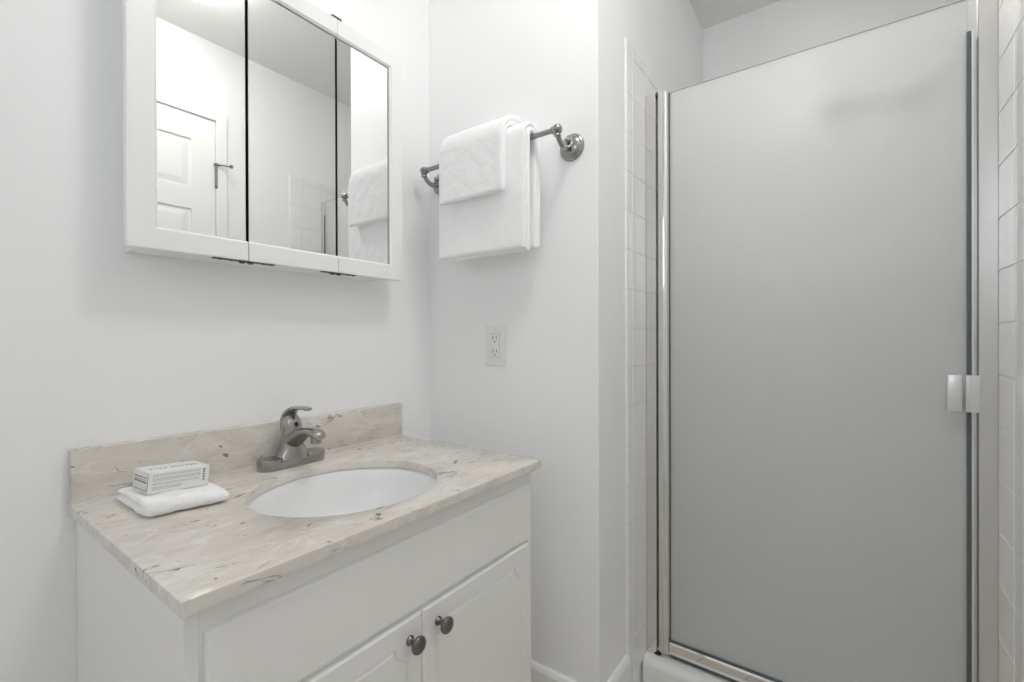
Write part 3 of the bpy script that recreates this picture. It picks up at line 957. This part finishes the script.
# ---------------------------------------------------------------- medicine cabinet with three mirrored doors
MX0, MX1, MZ0, MZ1 = -.7970, -.1900, 1.2425, 1.8570
MY, MB_ = -.0936, -.0760
S1, S2 = -.5975, -.3910
RAIL = .041
STL, STR = .0450, .0425
t = thing('medicine_cabinet', ((MX0 + MX1) / 2, 0, MZ0), 'white three-door mirrored medicine cabinet on the wall above the sink', 'medicine cabinet')
bx0, bx1 = -.776, -.228
mb = MB()
bz0, bz1 = MZ0 + .002, MZ1 - .002
mb.box(bx0, bx1, -.008, -.0008, bz0, bz1)
mb.box(bx0, bx0 + .014, -.0745, -.008, bz0, bz1)
mb.box(bx1 - .014, bx1, -.0745, -.008, bz0, bz1)
mb.box(bx0 + .014, bx1 - .014, -.0745, -.008, bz0, bz0 + .014)
mb.box(bx0 + .014, bx1 - .014, -.0745, -.008, bz1 - .014, bz1)
mb.box(bx0 + .014, bx1 - .014, -.0720, -.008, 1.54, 1.552)
mb.build('carcass', M_mcab, t)
def mirror_door(x0, x1, left_stile, right_stile):
    # backing board with rails along top and bottom; stiles only on the outer sides
    xa = x0 + (STL if left_stile else .0016)
    xb = x1 - (STR if right_stile else .0016)
    d = MB().box(xa + .0002, xb - .0002, MY + .0101, MB_ + .001, MZ0 + RAIL + .0002, MZ1 - RAIL - .0002).build('door', M_dark, t)
    def rail(z_out, z_in):
        mb = MB()
        s = 1 if z_in > z_out else -1
        prof = [(MB_, 0), (MY + .001, 0), (MY, .0015), (MY, RAIL - .0045), (MY + .005, RAIL), (MB_, RAIL)]
        A = [mb.bm.verts.new((x0 + (q * STL / RAIL if left_stile else 0), y, z_out + s * q)) for y, q in prof]
        Bv = [mb.bm.verts.new((x1 - (q * STR / RAIL if right_stile else 0), y, z_out + s * q)) for y, q in prof]
        mb.bm.faces.new(A); mb.bm.faces.new(Bv)
        for i in range(len(prof)):
            j = (i + 1) % len(prof)
            mb.bm.faces.new((A[i], A[j], Bv[j], Bv[i]))
        mb.build('rail', M_mcab, d, label='white painted rail')
    rail(MZ0, MZ0 + RAIL); rail(MZ1, MZ1 - RAIL)
    def stile(xo, xi):
        mb = MB()
        s = 1 if xi > xo else -1
        k_ = abs(xi - xo) / RAIL
        prof = [(xo, MB_, 0), (xo, MY + .001, 0), (xo + s * .0015 * k_, MY, .0015), (xi - s * .0045 * k_, MY, RAIL - .0045), (xi, MY + .005, RAIL), (xi, MB_, RAIL)]
        A = [mb.bm.verts.new((x, y, MZ0 + d_)) for x, y, d_ in prof]
        Bv = [mb.bm.verts.new((x, y, MZ1 - d_)) for x, y, d_ in prof]
        mb.bm.faces.new(A); mb.bm.faces.new(Bv)
        for i in range(len(prof)):
            j = (i + 1) % len(prof)
            mb.bm.faces.new((A[i], A[j], Bv[j], Bv[i]))
        mb.build('stile', M_mcab, d, label='white painted stile')
    if left_stile: stile(x0, x0 + STL)
    if right_stile: stile(x1, x1 - STR)
    MB().box(xa + .0004, xb - (.0040 if right_stile else .0004), MY + .0070, MY + .0100, MZ0 + RAIL + .0004, MZ1 - RAIL - .0030).build('mirror_panel', M_mirror, d, label='mirror glass')
mirror_door(MX0, S1 - .0012, True, False)
mirror_door(S1 + .0012, S2 - .0008, False, False)
mirror_door(S2 + .0008, MX1, False, True)
def hinge(xc, z, s, l, r_):
    mb = MB()
    mb.box(xc - l, xc + r_, -.0915, -.0775, z, z + s * .0014)
    if s > 0: mb.box(xc - .013, xc + .013, -.0925, -.0780, z, z + .0065, bev=.0015)
    mb.lathe([(.0060, 0), (.0062, s * .0035), (.004, s * .0048)], (xc - .010, -.086, z + s * .0005), (0, 0, 1), n=14)
    mb.lathe([(.0060, 0), (.0062, s * .0035), (.004, s * .0048)], (xc + .006, -.086, z + s * .0005), (0, 0, 1), n=14)
    for q in (-l * .8, -l * .5, r_ * .6, r_ * .9):
        mb.lathe([(.0028, 0), (.0026, s * .003)], (xc + q, -.086, z), (0, 0, 1), n=10)
    mb.build('hinge', M_hinge, t, smooth=40, label='dark pivot hinge bracket')
hinge(S1, MZ0 - .0002, -1, .064, .056)
hinge(S2, MZ0 - .0002, -1, .040, .052)
hinge(S1, MZ1 + .0002, 1, .064, .056)
hinge(S2, MZ1 + .0002, 1, .014, .014)

# ---------------------------------------------------------------- vanity lamp above the cabinet (above the frame of the photo)
t = thing('vanity_lamp', (XM, 0, 2.14), 'three-globe lamp bar on the wall above the mirrored cabinet', 'lamp')
MB().box(XM - .26, XM + .26, -.028, -.0008, 2.10, 2.18, bev=.006).build('back_plate', M_nickel, t, smooth=40)
for dx in (-.20, 0, .20):
    a = MB().tube([(XM + dx, -.026, 2.14), (XM + dx, -.085, 2.146), (XM + dx, -.170, 2.152), (XM + dx, -.215, 2.190), (XM + dx, -.235, 2.235), (XM + dx, -.240, 2.250)], .007, n=12).build('lamp_arm', M_nickel, t, smooth=60)
    MB().lathe([(.020, .0), (.026, -.004), (.026, -.02), (.020, -.022)], (XM + dx, -.240, 2.252), (0, 0, 1), n=24).build('lamp_cap', M_nickel, a, smooth=40)
    MB().lathe([(.018, 0), (.036, -.012), (.050, -.034), (.054, -.056), (.048, -.080), (.030, -.098), (.004, -.106)], (XM + dx, -.240, 2.230), (0, 0, 1), n=28).build('globe', M_lamp, a, smooth=60, label='lit white glass globe')

# unseen flush ceiling lamp, added to brighten the pier, glass and lower walls
LX, LY = -.42, -.92
t = thing('ceiling_fill_lamp', (LX, LY, H), 'unseen round flush ceiling lamp, added to fill the bathroom with light', 'lamp')
MB().lathe([(.165, -.0004), (.165, -.018), (.150, -.022)], (LX, LY, H), (0, 0, 1), n=40).build('lamp_base', M_nickel, t, smooth=40)
MB().lathe([(.150, -.0215), (.150, -.035), (.130, -.060), (.08, -.080), (.005, -.088)], (LX, LY, H), (0, 0, 1), n=40).build('diffuser', M_ceil_fill, t, smooth=60)

# unseen recessed lamp, added to lift the brightness inside the shower
t = thing('shower_fill_lamp', (.68, -.98, H), 'unseen small round recessed lamp, added to brighten the shower interior', 'lamp')
MB().lathe([(.078, -.0004), (.078, -.004), (.066, -.007), (.062, -.0045), (.062, -.0004)], (.68, -.98, H), (0, 0, 1), n=40).build('trim_ring', M_trim, t, smooth=40)
MB().lathe([(.0615, -.0006), (.0615, -.0040), (.004, -.0045)], (.68, -.98, H), (0, 0, 1), n=40).build('diffuser', M_shower_fill, t, smooth=60)
